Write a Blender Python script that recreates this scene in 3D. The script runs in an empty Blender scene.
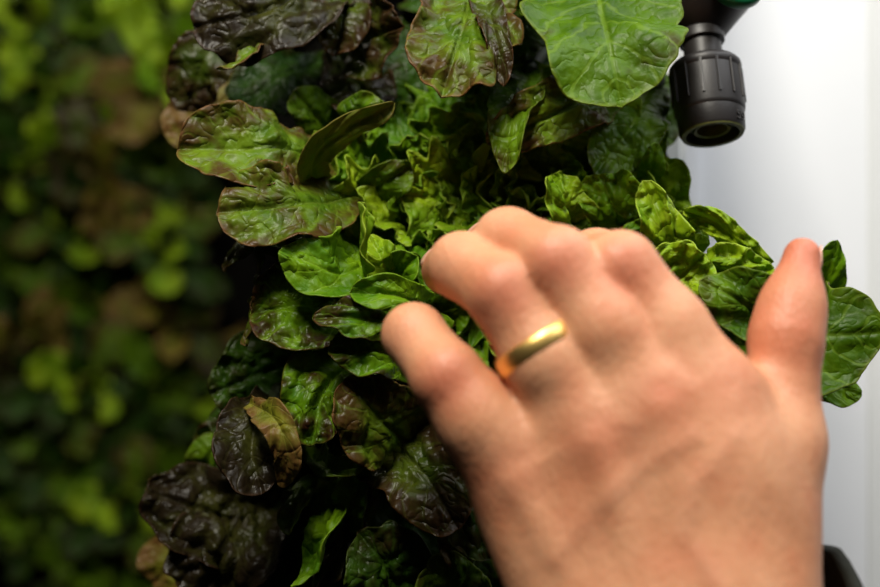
import bpy, bmesh, math, random
import numpy as np
from mathutils import Vector, Matrix, noise as mnoise

SC = bpy.context.scene
COL = SC.collection
PI = math.pi
FPX = 1222.0            # focal length in pixels of the 880 px wide frame (50 mm on 36 mm)
CZ = 1.30               # camera height


def P(px, py, d):
    """point at distance d in front of the lens, where the photo shows it"""
    return Vector(((px - 440.0) / FPX * d, d, CZ - (py - 293.5) / FPX * d))


# ------------------------------------------------------------------ object helpers
def tag(o, label=None, cat=None, group=None, kind=None):
    if label: o['label'] = label
    if cat: o['category'] = cat
    if group: o['group'] = group
    if kind: o['kind'] = kind
    return o


def empty(name, loc, label=None, cat=None, group=None):
    o = bpy.data.objects.new(name, None)
    o.empty_display_size = 0.01
    COL.objects.link(o)
    o.location = loc
    return tag(o, label, cat, group)


def link(name, me, mats, parent=None, smooth=True):
    o = bpy.data.objects.new(name, me)
    COL.objects.link(o)
    for m in (mats if isinstance(mats, (list, tuple)) else [mats]):
        me.materials.append(m)
    if smooth:
        me.polygons.foreach_set('use_smooth', [True] * len(me.polygons))
    if parent: o.parent = parent
    return o


def from_bm(name, bm, mats, parent=None, smooth=True):
    me = bpy.data.meshes.new(name)
    bm.to_mesh(me); bm.free()
    return link(name, me, mats, parent, smooth)


def add_box(bm, lo, hi, bev=0.0):
    r = bmesh.ops.create_cube(bm, size=1.0)
    for v in r['verts']:
        v.co = Vector([lo[i] + (v.co[i] + .5) * (hi[i] - lo[i]) for i in range(3)])
    if bev > 0:
        es = list({e for v in r['verts'] for e in v.link_edges})
        bmesh.ops.bevel(bm, geom=es, offset=bev, segments=3, affect='EDGES')


def add_lathe(bm, prof, n=48, close=False):
    """prof = [(r, z)], turned about z"""
    rings = []
    for r, z in prof:
        rings.append([bm.verts.new((r * math.cos(2 * PI * k / n), r * math.sin(2 * PI * k / n), z)) for k in range(n)])
    idx = range(len(rings) if close else len(rings) - 1)
    for i in idx:
        a, b = rings[i], rings[(i + 1) % len(rings)]
        for k in range(n):
            bm.faces.new((a[k], a[(k + 1) % n], b[(k + 1) % n], b[k]))
    if not close:
        bm.faces.new(list(reversed(rings[0])))
        bm.faces.new(rings[-1])
    bmesh.ops.recalc_face_normals(bm, faces=bm.faces[:])


def add_tube(bm, pts, rad, n=20):
    pts = [Vector(p) for p in pts]
    up = Vector((0.3, 0.9, 0.2)).normalized()
    rings = []
    for i, p in enumerate(pts):
        t = (pts[min(i + 1, len(pts) - 1)] - pts[max(i - 1, 0)]).normalized()
        a = (up - up.dot(t) * t).normalized()
        b = t.cross(a)
        r = rad[i] if isinstance(rad, (list, tuple)) else rad
        rings.append([bm.verts.new(p + r * (a * math.cos(2 * PI * k / n) + b * math.sin(2 * PI * k / n))) for k in range(n)])
    for i in range(len(rings) - 1):
        for k in range(n):
            bm.faces.new((rings[i][k], rings[i][(k + 1) % n], rings[i + 1][(k + 1) % n], rings[i + 1][k]))
    bm.faces.new(list(reversed(rings[0]))); bm.faces.new(rings[-1])
    bmesh.ops.recalc_face_normals(bm, faces=bm.faces[:])


def catmull(pts, n):
    """n+1 points evenly spread along a smooth curve through pts"""
    pts = [Vector(p) for p in pts]
    if len(pts) == 2:
        pts = [pts[0], pts[0].lerp(pts[1], .5), pts[1]]
    ext = [pts[0] * 2 - pts[1]] + pts + [pts[-1] * 2 - pts[-2]]
    dense = []
    for i in range(1, len(ext) - 2):
        p0, p1, p2, p3 = ext[i - 1:i + 3]
        for k in range(16):
            t = k / 16
            dense.append(.5 * ((2 * p1) + (p2 - p0) * t + (2 * p0 - 5 * p1 + 4 * p2 - p3) * t * t + (3 * p1 - p0 - 3 * p2 + p3) * t ** 3))
    dense.append(pts[-1])
    acc = [0.0]
    for a, b in zip(dense, dense[1:]):
        acc.append(acc[-1] + (b - a).length)
    return dense, acc


# ------------------------------------------------------------------ materials
def new_mat(name):
    m = bpy.data.materials.new(name)
    m.use_nodes = True
    nt = m.node_tree
    nt.nodes.clear()
    return m, nt


class NT:
    """small wrapper to wire nodes"""
    def __init__(s, nt): s.nt = nt
    def n(s, t, **kw):
        x = s.nt.nodes.new(t)
        for k, v in kw.items(): setattr(x, k, v)
        return x
    def l(s, a, b): s.nt.links.new(a, b)
    def val(s, sock, v):
        if hasattr(v, 'is_linked') or isinstance(v, bpy.types.NodeSocket): s.l(v, sock)
        else: sock.default_value = v
    def math(s, op, a, b=None, c=None, clamp=False):
        x = s.n('ShaderNodeMath', operation=op); x.use_clamp = clamp
        s.val(x.inputs[0], a)
        if b is not None: s.val(x.inputs[1], b)
        if c is not None: s.val(x.inputs[2], c)
        return x.outputs[0]
    def mix(s, f, a, b):
        x = s.n('ShaderNodeMix', data_type='RGBA')
        s.val(x.inputs[0], f)
        s.val(x.inputs[6], a); s.val(x.inputs[7], b)
        return x.outputs[2]
    def ramp(s, v, lo, hi, a=0.0, b=1.0):
        x = s.n('ShaderNodeMapRange', interpolation_type='SMOOTHSTEP')
        s.val(x.inputs[0], v)
        x.inputs[1].default_value = lo; x.inputs[2].default_value = hi
        x.inputs[3].default_value = a; x.inputs[4].default_value = b
        return x.outputs[0]
    def noise(s, vec, scale, detail=3.0, rough=.55):
        x = s.n('ShaderNodeTexNoise')
        if vec is not None: s.l(vec, x.inputs['Vector'])
        x.inputs['Scale'].default_value = scale
        x.inputs['Detail'].default_value = detail
        x.inputs['Roughness'].default_value = rough
        return x.outputs['Fac']


def srgb(r, g, b):
    f = lambda c: (c / 255 / 12.92) if c / 255 <= .04045 else ((c / 255 + .055) / 1.055) ** 2.4
    return (f(r), f(g), f(b), 1.0)


def leaf_mat(name, g1, g2, red, red_amt, rim, vein, rough=.36, trans=.28, under=False, spec=.5, pucker=1.0):
    """g1/g2: leaf greens, red: pigment on blister tops and towards the rim"""
    m, nt = new_mat(name)
    w = NT(nt)
    uv = w.n('ShaderNodeUVMap'); uv.uv_map = 'blade'
    sep = w.n('ShaderNodeSeparateXYZ'); w.l(uv.outputs[0], sep.inputs[0])
    u, v = sep.outputs[0], sep.outputs[1]
    edge = w.n('ShaderNodeAttribute'); edge.attribute_name = 'rim'
    blis = w.n('ShaderNodeAttribute'); blis.attribute_name = 'blister'
    tc = w.n('ShaderNodeTexCoord')
    ob = tc.outputs['Object']
    av = w.math('ABSOLUTE', w.math('SUBTRACT', v, .5))
    av = w.math('MULTIPLY', av, 2.0)
    # colour
    base = w.mix(w.ramp(w.noise(ob, 60, 3), .35, .65), g1, g2)
    # side veins leave the midrib slantwise
    ph = w.math('SUBTRACT', w.math('MULTIPLY', u, 7.0), w.math('MULTIPLY', av, 1.6))
    ph = w.math('ADD', ph, w.math('MULTIPLY', w.noise(ob, 90, 2), .9))
    tri = w.math('ABSOLUTE', w.math('SUBTRACT', w.math('FRACT', ph), .5))
    sv = w.ramp(tri, .02, .10, 1.0, 0.0)
    mid = w.ramp(av, .015, .06, 1.0, 0.0)
    vor = w.n('ShaderNodeTexVoronoi'); vor.feature = 'DISTANCE_TO_EDGE'
    vor.inputs['Scale'].default_value = 210
    w.l(ob, vor.inputs['Vector'])
    net = w.ramp(vor.outputs[0], .02, .12, 1.0, 0.0)
    vm = w.math('MAXIMUM', w.math('MULTIPLY', mid, w.math('MULTIPLY_ADD', u, -.45, .55)), w.math('MAXIMUM', w.math('MULTIPLY', sv, .24), w.math('MULTIPLY', net, .05)))
    if red_amt > 0:
        rn = w.noise(ob, 95, 4, .6)
        rsum = w.math('ADD', w.math('MULTIPLY', blis.outputs['Fac'], .22), w.math('MULTIPLY', edge.outputs['Fac'], .35))
        rsum = w.math('ADD', rsum, w.math('MULTIPLY', rn, 1.15))
        rsum = w.math('SUBTRACT', rsum, w.math('MULTIPLY', vm, .25))
        lo = 1.35 - red_amt
        rm = w.ramp(rsum, lo - .22, lo + .28)
        base = w.mix(rm, base, red)
    base = w.mix(vm, base, vein)
    rr = w.ramp(edge.outputs['Fac'], .95, 1.0)
    base = w.mix(w.math('MULTIPLY', rr, .5), base, rim)
    # bump
    pz = w.n('ShaderNodeTexNoise'); w.l(ob, pz.inputs['Vector'])
    pz.inputs['Scale'].default_value = 150; pz.inputs['Detail'].default_value = 1.5; pz.inputs['Distortion'].default_value = .4
    puck = w.math('POWER', w.math('MULTIPLY', w.math('ABSOLUTE', w.math('SUBTRACT', pz.outputs['Fac'], .5)), 5.0, clamp=True), .7)
    bsum = w.math('ADD', w.math('MULTIPLY', puck, pucker), w.math('MULTIPLY', vm, -.5 if not under else .5))
    bsum = w.math('ADD', bsum, w.math('MULTIPLY', w.noise(ob, 420, 3), .25))
    bmp = w.n('ShaderNodeBump'); bmp.inputs['Strength'].default_value = .55
    bmp.inputs['Distance'].default_value = .0016
    w.l(bsum, bmp.inputs['Height'])
    pr = w.n('ShaderNodeBsdfPrincipled')
    w.l(base, pr.inputs['Base Color'])
    pr.inputs['Roughness'].default_value = rough
    pr.inputs['Specular IOR Level'].default_value = spec
    w.l(bmp.outputs[0], pr.inputs['Normal'])
    tr = w.n('ShaderNodeBsdfTranslucent')
    gm = w.n('ShaderNodeGamma'); w.l(base, gm.inputs[0]); gm.inputs[1].default_value = .8
    w.l(gm.outputs[0], tr.inputs[0]); w.l(bmp.outputs[0], tr.inputs['Normal'])
    ms = w.n('ShaderNodeMixShader'); ms.inputs[0].default_value = trans
    w.l(pr.outputs[0], ms.inputs[1]); w.l(tr.outputs[0], ms.inputs[2])
    out = w.n('ShaderNodeOutputMaterial'); w.l(ms.outputs[0], out.inputs[0])
    return m


def plain_mat(name, col, rough=.5, metal=0.0, spec=.5, nscale=0, namt=.08, bump=0.0, bscale=300, bdist=.0005):
    m, nt = new_mat(name)
    w = NT(nt)
    pr = w.n('ShaderNodeBsdfPrincipled')
    pr.inputs['Roughness'].default_value = rough
    pr.inputs['Metallic'].default_value = metal
    pr.inputs['Specular IOR Level'].default_value = spec
    tc = w.n('ShaderNodeTexCoord')
    if nscale:
        f = w.noise(tc.outputs['Object'], nscale, 4)
        d = tuple(c * (1 - 2 * namt) for c in col[:3]) + (1,)
        w.l(w.mix(w.ramp(f, .3, .7), d, col), pr.inputs['Base Color'])
    else:
        pr.inputs['Base Color'].default_value = col
    if bump:
        b = w.n('ShaderNodeBump'); b.inputs['Strength'].default_value = bump; b.inputs['Distance'].default_value = bdist
        w.l(w.noise(tc.outputs['Object'], bscale, 3), b.inputs['Height'])
        w.l(b.outputs[0], pr.inputs['Normal'])
    out = w.n('ShaderNodeOutputMaterial'); w.l(pr.outputs[0], out.inputs[0])
    return m


RIMR = srgb(122, 82, 48)
MAT = {}


def lm(key, *a, **k):
    MAT[key] = leaf_mat('leaf_' + key, *a, **k)


lm('fresh', srgb(112, 150, 12), srgb(72, 116, 8), srgb(70, 60, 20), 0.0, srgb(130, 160, 40), srgb(140, 172, 48), .42, .32, spec=.2)
lm('lime', srgb(152, 180, 26), srgb(108, 148, 14), srgb(70, 60, 20), 0.0, srgb(170, 190, 70), srgb(178, 198, 76), .4, .34, spec=.2)
lm('green', srgb(92, 124, 12), srgb(58, 92, 8), srgb(66, 54, 16), 0.25, srgb(110, 124, 40), srgb(122, 148, 44), .4, .26, spec=.2)
lm('broad', srgb(78, 112, 4), srgb(54, 86, 2), srgb(66, 54, 16), 0.12, srgb(116, 132, 40), srgb(140, 170, 56), .42, .28, spec=.2, pucker=.55)
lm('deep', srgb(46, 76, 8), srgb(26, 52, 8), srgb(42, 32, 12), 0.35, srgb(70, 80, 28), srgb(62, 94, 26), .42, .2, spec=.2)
lm('bronze', srgb(98, 124, 20), srgb(64, 94, 12), srgb(70, 50, 20), 0.43, RIMR, srgb(116, 134, 44), .38, .22, spec=.2)
lm('tipped', srgb(106, 146, 12), srgb(64, 108, 8), srgb(48, 26, 12), 0.44, srgb(90, 60, 30), srgb(130, 166, 44), .36, .26, spec=.2)
lm('red', srgb(66, 80, 14), srgb(46, 62, 10), srgb(46, 32, 14), 0.52, srgb(84, 54, 28), srgb(78, 84, 30), .36, .14, spec=.2)
lm('purple', srgb(54, 56, 16), srgb(40, 44, 12), srgb(30, 23, 12), 0.56, srgb(60, 40, 26), srgb(60, 56, 28), .36, .10, spec=.16, pucker=.75)
lm('olive', srgb(120, 118, 28), srgb(92, 98, 20), srgb(106, 76, 38), 0.5, srgb(124, 100, 50), srgb(134, 134, 54), .45, .26, spec=.2)
lm('under', srgb(116, 134, 38), srgb(90, 114, 26), srgb(106, 84, 40), 0.25, srgb(124, 104, 50), srgb(132, 148, 56), .5, .3, under=True, spec=.2, pucker=.5)
lm('under_bright', srgb(136, 166, 36), srgb(108, 144, 22), srgb(110, 86, 40), 0.0, srgb(150, 166, 60), srgb(156, 182, 66), .5, .34, under=True, spec=.2, pucker=.5)
lm('under_dark', srgb(80, 90, 26), srgb(62, 74, 20), srgb(76, 54, 32), 0.5, srgb(88, 66, 36), srgb(90, 98, 42), .5, .18, under=True, spec=.2, pucker=.5)
UNDER = {'fresh': 'under_bright', 'lime': 'under_bright', 'green': 'under', 'deep': 'under_dark', 'bronze': 'under',
         'tipped': 'under_bright', 'red': 'under_dark', 'purple': 'under_dark', 'olive': 'under', 'broad': 'under', 'under': 'green'}


# ------------------------------------------------------------------ leaves
BASES = {}
def leaf(plant, mat, pts, W, face=(0, -1, .2), roll=0, k=(.5, .5), p=1.6, ruf=(.0015, 90), bl=(.0010, .0065),
         prof=(.22, .62), lobe=0.0, seed=0, res=(40, 26), px=True, thick=.0004, name='leaf', asym=0.0, twist=0, wob=.13, sharp=2.5):
    """one lettuce leaf. pts: spine, base to tip, as (px, py, distance) or world points. W: half width (px at the tip's
    distance, or metres). k: curl in radians of the left and right half towards the upper face, p: how near the edge it curls."""
    if px:
        wp = [P(*q) for q in pts]
        W = 1.12 * W / FPX * (sum(q[2] for q in pts) / len(pts))
    else:
        wp = [Vector(q) for q in pts]
    if px: BASES.setdefault(plant.name, (plant, []))[1].append((wp[0], (wp[1] - wp[0]).normalized(), W * prof[0]))
    dense, acc = catmull(wp, 0)
    L = acc[-1]
    nu, nv = res
    rnd = random.Random(seed * 7919 + 13)
    so = Vector((rnd.uniform(-50, 50), rnd.uniform(-50, 50), rnd.uniform(-50, 50)))
    F = Vector(face).normalized()
    b0, mm = prof
    vs = [-1 + 2 * j / nv for j in range(nv + 1)]
    # cross-section of a unit half width
    prof_x, prof_n = [], []
    for v in vs:
        kk = k[0] if v < 0 else k[1]
        s = 24
        x = n = 0.0
        for q in range(s):
            t = (q + .5) / s * abs(v)
            th = kk * t ** p
            x += math.cos(th) * abs(v) / s
            n += math.sin(th) * abs(v) / s
        prof_x.append(math.copysign(x, v)); prof_n.append(n)
    verts, uvs, rims, blis = [], [], [], []
    origin = plant.location if plant is not None else Vector((0, 0, 0))
    di = 0
    for i in range(nu + 1):
        u = math.sin(i / nu * PI / 2) * .65 + (i / nu) * .35
        tgt = u * L
        while di < len(acc) - 2 and acc[di + 1] < tgt: di += 1
        f = (tgt - acc[di]) / max(1e-9, acc[di + 1] - acc[di])
        c = dense[di].lerp(dense[di + 1], min(1, max(0, f)))
        a, b = dense[max(0, di - 2)], dense[min(len(dense) - 1, di + 3)]
        T = (b - a).normalized()
        N = (F - F.dot(T) * T).normalized()
        N = Matrix.Rotation(math.radians(roll + twist * u), 3, T) @ N
        S = T.cross(N)
        if u < mm:
            t = u / mm
            wu = b0 + (1 - b0) * t * t * (3 - 2 * t)
            a_ = 0.0
        else:
            a_ = (u - mm) / (1 - mm)
            wu = max(0.0, 1 - a_ ** sharp) ** .5
        w = W * wu
        for j, v in enumerate(vs):
            bb = v * wu
            if u < mm:
                e = abs(v)
                q = Vector((math.copysign(W * wu, v), u * L, 0))
            else:
                e = min(1.0, math.hypot(a_, v * math.sqrt(max(0, 1 - a_ * a_))))
                ph = math.atan2(v * math.sqrt(max(0, 1 - a_ * a_)), a_)
                q = Vector((W * math.sin(ph), L * (mm + (1 - mm) * math.cos(ph)), 0))
            # wavy outline
            wl = 1 + wob * 2 * mnoise.noise(q * 70 + so) + wob * .8 * mnoise.noise(q * 190 + so) + (lobe * math.sin(q.y * 2 * PI / .0062 + seed) if lobe else 0) * e
            ww = w * wl * (1 + asym * math.copysign(1, v))
            x, n = prof_x[j] * ww, prof_n[j] * ww
            m2 = Vector((v * w, u * L, 0))
            # ruffled rim
            fade = min(1, u * 3)
            n += ruf[0] * 3.4 * e ** 2 * fade * (mnoise.noise(q * ruf[1] + so * 1.3) + .5 * mnoise.noise(q * ruf[1] * 2.3 + so))
            # blisters between the veins
            h = 0.0
            if bl[0] > 0:
                wq = m2 / (bl[1] * 1.25) + so
                wq = wq + .35 * mnoise.noise_vector(wq * .8)
                h = min(1.0, abs(mnoise.noise(wq)) * 2.6)
                h2 = min(1.0, abs(mnoise.noise(wq * 2.1 + so)) * 2.6)
                h = h ** .7
                big = .75 + .7 * mnoise.noise(m2 / (bl[1] * 3.1) + so)
                n += 1.9 * bl[0] * (h + .4 * h2) * max(.15, big) * min(1, abs(v) * w / .0015 + .15) * min(1, u * 4) * (1.1 - .5 * e)
            n += .0032 * mnoise.noise(m2 * 62 - so) * min(1, u * 3)
            # midrib groove
            n -= .0006 * math.exp(-(v * w / .0012) ** 2)
            y = 0.0
            if u >= mm: y = (wl - 1) * W * a_ * .8
            pnt = c + S * x + N * n + T * y - origin
            verts.append(pnt[:]); uvs.append((u, v * .5 + .5)); rims.append(e); blis.append(h)
    faces = []
    st = nv + 1
    for i in range(nu):
        for j in range(nv):
            faces.append((i * st + j, i * st + j + 1, (i + 1) * st + j + 1, (i + 1) * st + j))
    me = bpy.data.meshes.new(name)
    me.from_pydata(verts, [], faces)
    ul = me.uv_layers.new(name='blade')
    li = np.empty(len(me.loops), dtype=np.int32); me.loops.foreach_get('vertex_index', li)
    ul.data.foreach_set('uv', np.array(uvs, dtype=np.float32)[li].ravel())
    for nm, arr in (('rim', rims), ('blister', blis)):
        at = me.attributes.new(nm, 'FLOAT', 'POINT'); at.data.foreach_set('value', arr)
    o = link(name, me, [MAT[mat], MAT[UNDER[mat]]], plant)
    so_ = o.modifiers.new('thickness', 'SOLIDIFY')
    so_.thickness = thick; so_.offset = -1; so_.material_offset = 1; so_.use_even_offset = False
    return o


def rosette(plant, n, Lr, Wr, mats, axis, seed, spread=(15, 75), az=(0, 360), bend=.35, ruf=(.002, 120), bl=(.0010, .006),
            res=(22, 16), prof=(.2, .66), lobe=0, k=(.4, .4), base=None):
    """a head of n leaves about an axis; outer leaves are longer and lean out more"""
    rnd = random.Random(seed)
    ax = Vector(axis).normalized()
    e1 = ax.orthogonal().normalized(); e2 = ax.cross(e1)
    c = Vector(base) if base is not None else plant.location.copy()
    for q in range(n):
        t = q / max(1, n - 1)
        phi = math.radians(az[0] + (az[1] - az[0]) * ((q * .381966 + rnd.uniform(-.05, .05)) % 1.0))
        rad = e1 * math.cos(phi) + e2 * math.sin(phi)
        al = math.radians(spread[0] + (spread[1] - spread[0]) * t + rnd.uniform(-6, 6))
        L = (Lr[0] + (Lr[1] - Lr[0]) * t) * rnd.uniform(.88, 1.1)
        W = (Wr[0] + (Wr[1] - Wr[0]) * t) * rnd.uniform(.85, 1.12)
        d0 = ax * math.cos(al) + rad * math.sin(al)
        pts = []
        for s in (0, .35, .7, 1.0):
            pts.append(c + rad * .002 + d0 * (L * s) + (rad * .8 - ax * .45) * (bend * L * s * s * (.4 + t)) + Vector((0, 0, -.08 * L * s * s)))
        leaf(plant, mats[rnd.randrange(len(mats))], pts, W, face=ax * 1.0 - rad * .8, k=(k[0] * rnd.uniform(.4, 1.5), k[1] * rnd.uniform(.4, 1.5)),
             ruf=ruf, bl=bl, res=res, prof=prof, lobe=lobe, seed=seed * 31 + q, px=False, roll=rnd.uniform(-15, 15), twist=rnd.uniform(-20, 20))


exec_parts = []
# ================================================================== SETTING
m_white = plain_mat('white_plastic', srgb(236, 237, 240), .42, nscale=3, namt=.01)
m_white2 = plain_mat('white_trim_plastic', srgb(226, 227, 226), .45, nscale=5, namt=.015)
m_dark = plain_mat('dark_room_panel', srgb(34, 34, 30), .8, nscale=4, namt=.2)
m_felt = plain_mat('dark_growing_felt', srgb(12, 11, 8), .95, spec=.05, nscale=120, namt=.3, bump=.8, bscale=500, bdist=.002)

YW = .500     # face of the tower channel
YB = .600     # face of the white panel
xr = lambda px, d: (px - 440) / FPX * d

bm = bmesh.new(); add_box(bm, (xr(640, YB), YB, CZ - 1.28), (.85, YB + .02, CZ + .75))
tag(from_bm('wall_right', bm, m_white, smooth=False), kind='structure')
bm = bmesh.new(); add_box(bm, (xr(868, YB), YB - .0012, CZ - 1.28), (xr(888, YB), YB + .001, CZ + .75), .0005)
tag(from_bm('trim_2', bm, m_white2, smooth=False), kind='structure')
bm = bmesh.new()
add_box(bm, (xr(672, YB), YB - .005, CZ - 1.28), (xr(697, YB), YB + .016, CZ + .75), .0015)
tag(from_bm('trim_1', bm, m_white, smooth=False), kind='structure')
bm = bmesh.new(); add_box(bm, (-1.6, 1.45, CZ - 1.3), (1.6, 1.5, CZ + 1.3))
tag(from_bm('wall_back', bm, m_dark, smooth=False), kind='structure')
bm = bmesh.new(); add_box(bm, (-1.6, -1.3, CZ - 1.3), (1.6, 1.5, CZ - 1.28))
tag(from_bm('floor', bm, m_dark, smooth=False), kind='structure')

# the tower the lettuces grow from: a white channel with a dark felt core
tower = empty('growing_tower', (0, YW + .01, CZ - .5), 'white plastic vertical growing tower packed with lettuces, in front', 'planter')
bm = bmesh.new(); add_box(bm, (xr(255, YW), -.02, -.78), (xr(650, YW), .03, 1.05), .003)
from_bm('growing_felt', bm, m_felt, tower, smooth=False)
bm = bmesh.new()
add_box(bm, (xr(646, YW), -.026, -.78), (xr(679, YW), .05, 1.05), .003)
from_bm('channel_side', bm, m_white2, tower, smooth=False)
bm = bmesh.new(); add_box(bm, (xr(250, YW), .03, -.78), (xr(650, YW), .05, 1.05), .002)
from_bm('channel_back', bm, m_white2, tower, smooth=False)

# ================================================================== LETTUCES ON THE TOWER
def plant(px, py, label, d=.488, group=None):
    return empty('lettuce', P(px, py, d), label, 'lettuce', group)

# --- A: dark red head, top left
A = plant(345, -15, 'dark red blistered lettuce at the top left of the tower, cut by the frame')
leaf(A, 'purple', [(352, -25, .455), (270, 10, .415), (188, 28, .412)], 46, roll=-12, k=(.7, .5), bl=(.0022, .0095), seed=1, prof=(.5, .55), res=(56, 34), face=(0, -1, .5), ruf=(.003, 60))
leaf(A, 'red', [(350, 60, .465), (372, 40, .43), (398, 25, .415)], 40, roll=10, k=(.5, .3), bl=(.0020, .007), seed=2, prof=(.5, .55), res=(44, 30))
leaf(A, 'bronze', [(282, 35, .44), (252, 52, .408), (218, 70, .400)], 10, roll=20, k=(.4, .4), bl=(.0008, .006), seed=3, prof=(.35, .6), face=(0, -1, 1.2))
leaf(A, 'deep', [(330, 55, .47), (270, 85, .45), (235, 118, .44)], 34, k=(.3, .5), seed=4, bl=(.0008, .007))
leaf(A, 'red', [(330, 40, .47), (360, 90, .44), (372, 128, .43)], 30, k=(.4, .4), seed=5, bl=(.0016, .006))
leaf(A, 'red', [(240, 10, .46), (205, 60, .45), (190, 110, .455)], 28, k=(.4, .4), seed=6, bl=(.0012, .006))
leaf(A, 'olive', [(255, 70, .49), (215, 110, .475), (170, 140, .47)], 32, k=(.4, .4), seed=7, bl=(.0008, .007))
leaf(A, 'deep', [(400, -20, .48), (440, 0, .46), (470, 30, .45)], 34, k=(.4, .4), seed=8)

leaf(A, 'red', [(350, -40, .452), (344, 10, .428), (334, 56, .424)], 26, k=(.5, .4), seed=9, bl=(.0016, .007), prof=(.7, .55), res=(46, 30))

# --- B: bronze-rimmed head, left middle
B = plant(350, 175, 'bronze-rimmed green lettuce with two broad leaves at the left edge of the tower')
leaf(B, 'bronze', [(345, 165, .43), (265, 150, .400), (178, 146, .392)], 45, roll=6, k=(.35, .5), bl=(.0013, .0085), seed=11, prof=(.45, .6), res=(60, 36), face=(-.15, -1, .35), ruf=(.0020, 55))
leaf(B, 'bronze', [(362, 195, .42), (300, 205, .390), (221, 214, .382)], 44, roll=0, k=(.25, .45), bl=(.0013, .008), seed=12, prof=(.5, .6), res=(60, 36), face=(-.1, -1, .4), ruf=(.0018, 55))
leaf(B, 'under', [(335, 222, .43), (312, 168, .403), (345, 130, .393), (394, 104, .388)], 17, roll=-10, k=(1.0, .4), bl=(.0005, .008), seed=13, prof=(.6, .5), res=(56, 30), face=(.5, -.9, -.35), ruf=(.0010, 60))
leaf(B, 'green', [(345, 150, .45), (318, 118, .43), (292, 92, .425)], 22, k=(.3, .3), bl=(.0008, .007), seed=14, prof=(.5, .6))
leaf(B, 'green', [(345, 150, .43), (355, 120, .415), (385, 105, .41)], 18, k=(.3, .3), bl=(.0012, .006), seed=15, prof=(.5, .6))
leaf(B, 'deep', [(400, 170, .47), (395, 130, .45), (385, 95, .45)], 40, k=(.3, .3), bl=(.0006, .008), seed=16, prof=(.5, .6))
leaf(B, 'green', [(350, 215, .43), (380, 185, .41), (412, 165, .41)], 18, roll=30, k=(.8, .3), bl=(.0008, .007), seed=17, prof=(.5, .6))
leaf(B, 'bronze', [(290, 250, .435), (250, 245, .415), (222, 266, .410)], 16, roll=20, k=(.8, .6), bl=(.0006, .007), seed=18, prof=(.5, .6), face=(-.3, -1, .8))

# --- C: leaf hanging down in the top middle
C_ = plant(470, -25, 'green lettuce whose long brown-edged leaf hangs at the top middle')
leaf(C_, 'bronze', [(482, -45, .44), (462, 30, .395), (440, 101, .380)], 48, roll=-8, k=(.3, .5), bl=(.0014, .010), seed=21, prof=(.55, .55), res=(60, 36), face=(-.1, -1, .25), sharp=2.6)
leaf(C_, 'red', [(470, -30, .44), (492, 20, .395), (505, 82, .384)], 14, roll=-35, k=(.3, .4), bl=(.0006, .008), seed=22, prof=(.6, .55), face=(-.5, -1, .1))
leaf(C_, 'green', [(500, -20, .46), (520, 15, .44), (505, 60, .43)], 30, k=(.3, .4), bl=(.0009, .007), seed=23)
leaf(C_, 'fresh', [(540, -25, .45), (535, 0, .42), (520, 18, .41)], 26, k=(.3, .4), bl=(.0009, .007), seed=24)
leaf(C_, 'deep', [(430, -10, .47), (425, 60, .45), (430, 120, .445)], 44, k=(.3, .4), bl=(.0006, .007), seed=25)
leaf(C_, 'deep', [(470, 60, .47), (430, 110, .45), (425, 190, .44)], 26, k=(.5, .5), bl=(.0004, .007), seed=26, prof=(.5, .5))
leaf(C_, 'deep', [(490, 90, .46), (455, 140, .45), (470, 190, .445)], 30, k=(.5, .5), bl=(.0005, .007), seed=27, prof=(.5, .5))

# --- D: broad green leaf beside the hose connector
D = plant(590, -10, 'smooth green lettuce with one broad veined leaf beside the black hose connector')
leaf(D, 'broad', [(590, -32, .43), (606, 30, .385), (622, 104, .374)], 68, roll=4, k=(.25, .3), p=1.2, bl=(.0007, .013), seed=35, prof=(.8, .45), res=(70, 50), face=(.05, -1, .30), ruf=(.0020, 32), wob=.09, sharp=2.7)
leaf(D, 'bronze', [(628, 84, .43), (560, 112, .402), (486, 146, .398)], 30, roll=-18, k=(.5, .6), bl=(.0014, .008), seed=33, prof=(.5, .5), res=(54, 34), face=(-.1, -1, .5))
leaf(D, 'green', [(530, 70, .43), (512, 120, .395), (506, 170, .388)], 24, roll=10, k=(.5, .3), bl=(.0010, .008), seed=34, prof=(.5, .45), sharp=1.3, res=(50, 28))
leaf(D, 'green', [(652, 82, .44), (632, 125, .415), (596, 172, .405)], 30, roll=0, k=(.3, .3), bl=(.0007, .009), seed=35, prof=(.6, .5), res=(46, 28))
leaf(D, 'deep', [(640, 80, .46), (600, 140, .44), (560, 180, .435)], 36, k=(.3, .3), bl=(.0009, .007), seed=36)
leaf(D, 'fresh', [(642, 205, .425), (650, 178, .41), (655, 142, .405)], 12, k=(.3, .3), bl=(.0003, .007), seed=37, prof=(.6, .6))
leaf(D, 'deep', [(560, 40, .47), (545, 100, .45), (555, 170, .45)], 50, k=(.3, .3), bl=(.0006, .007), seed=38)
leaf(D, 'green', [(655, 60, .47), (660, 110, .45), (652, 150, .44)], 22, k=(.3, .3), bl=(.0006, .007), seed=39)

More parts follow.
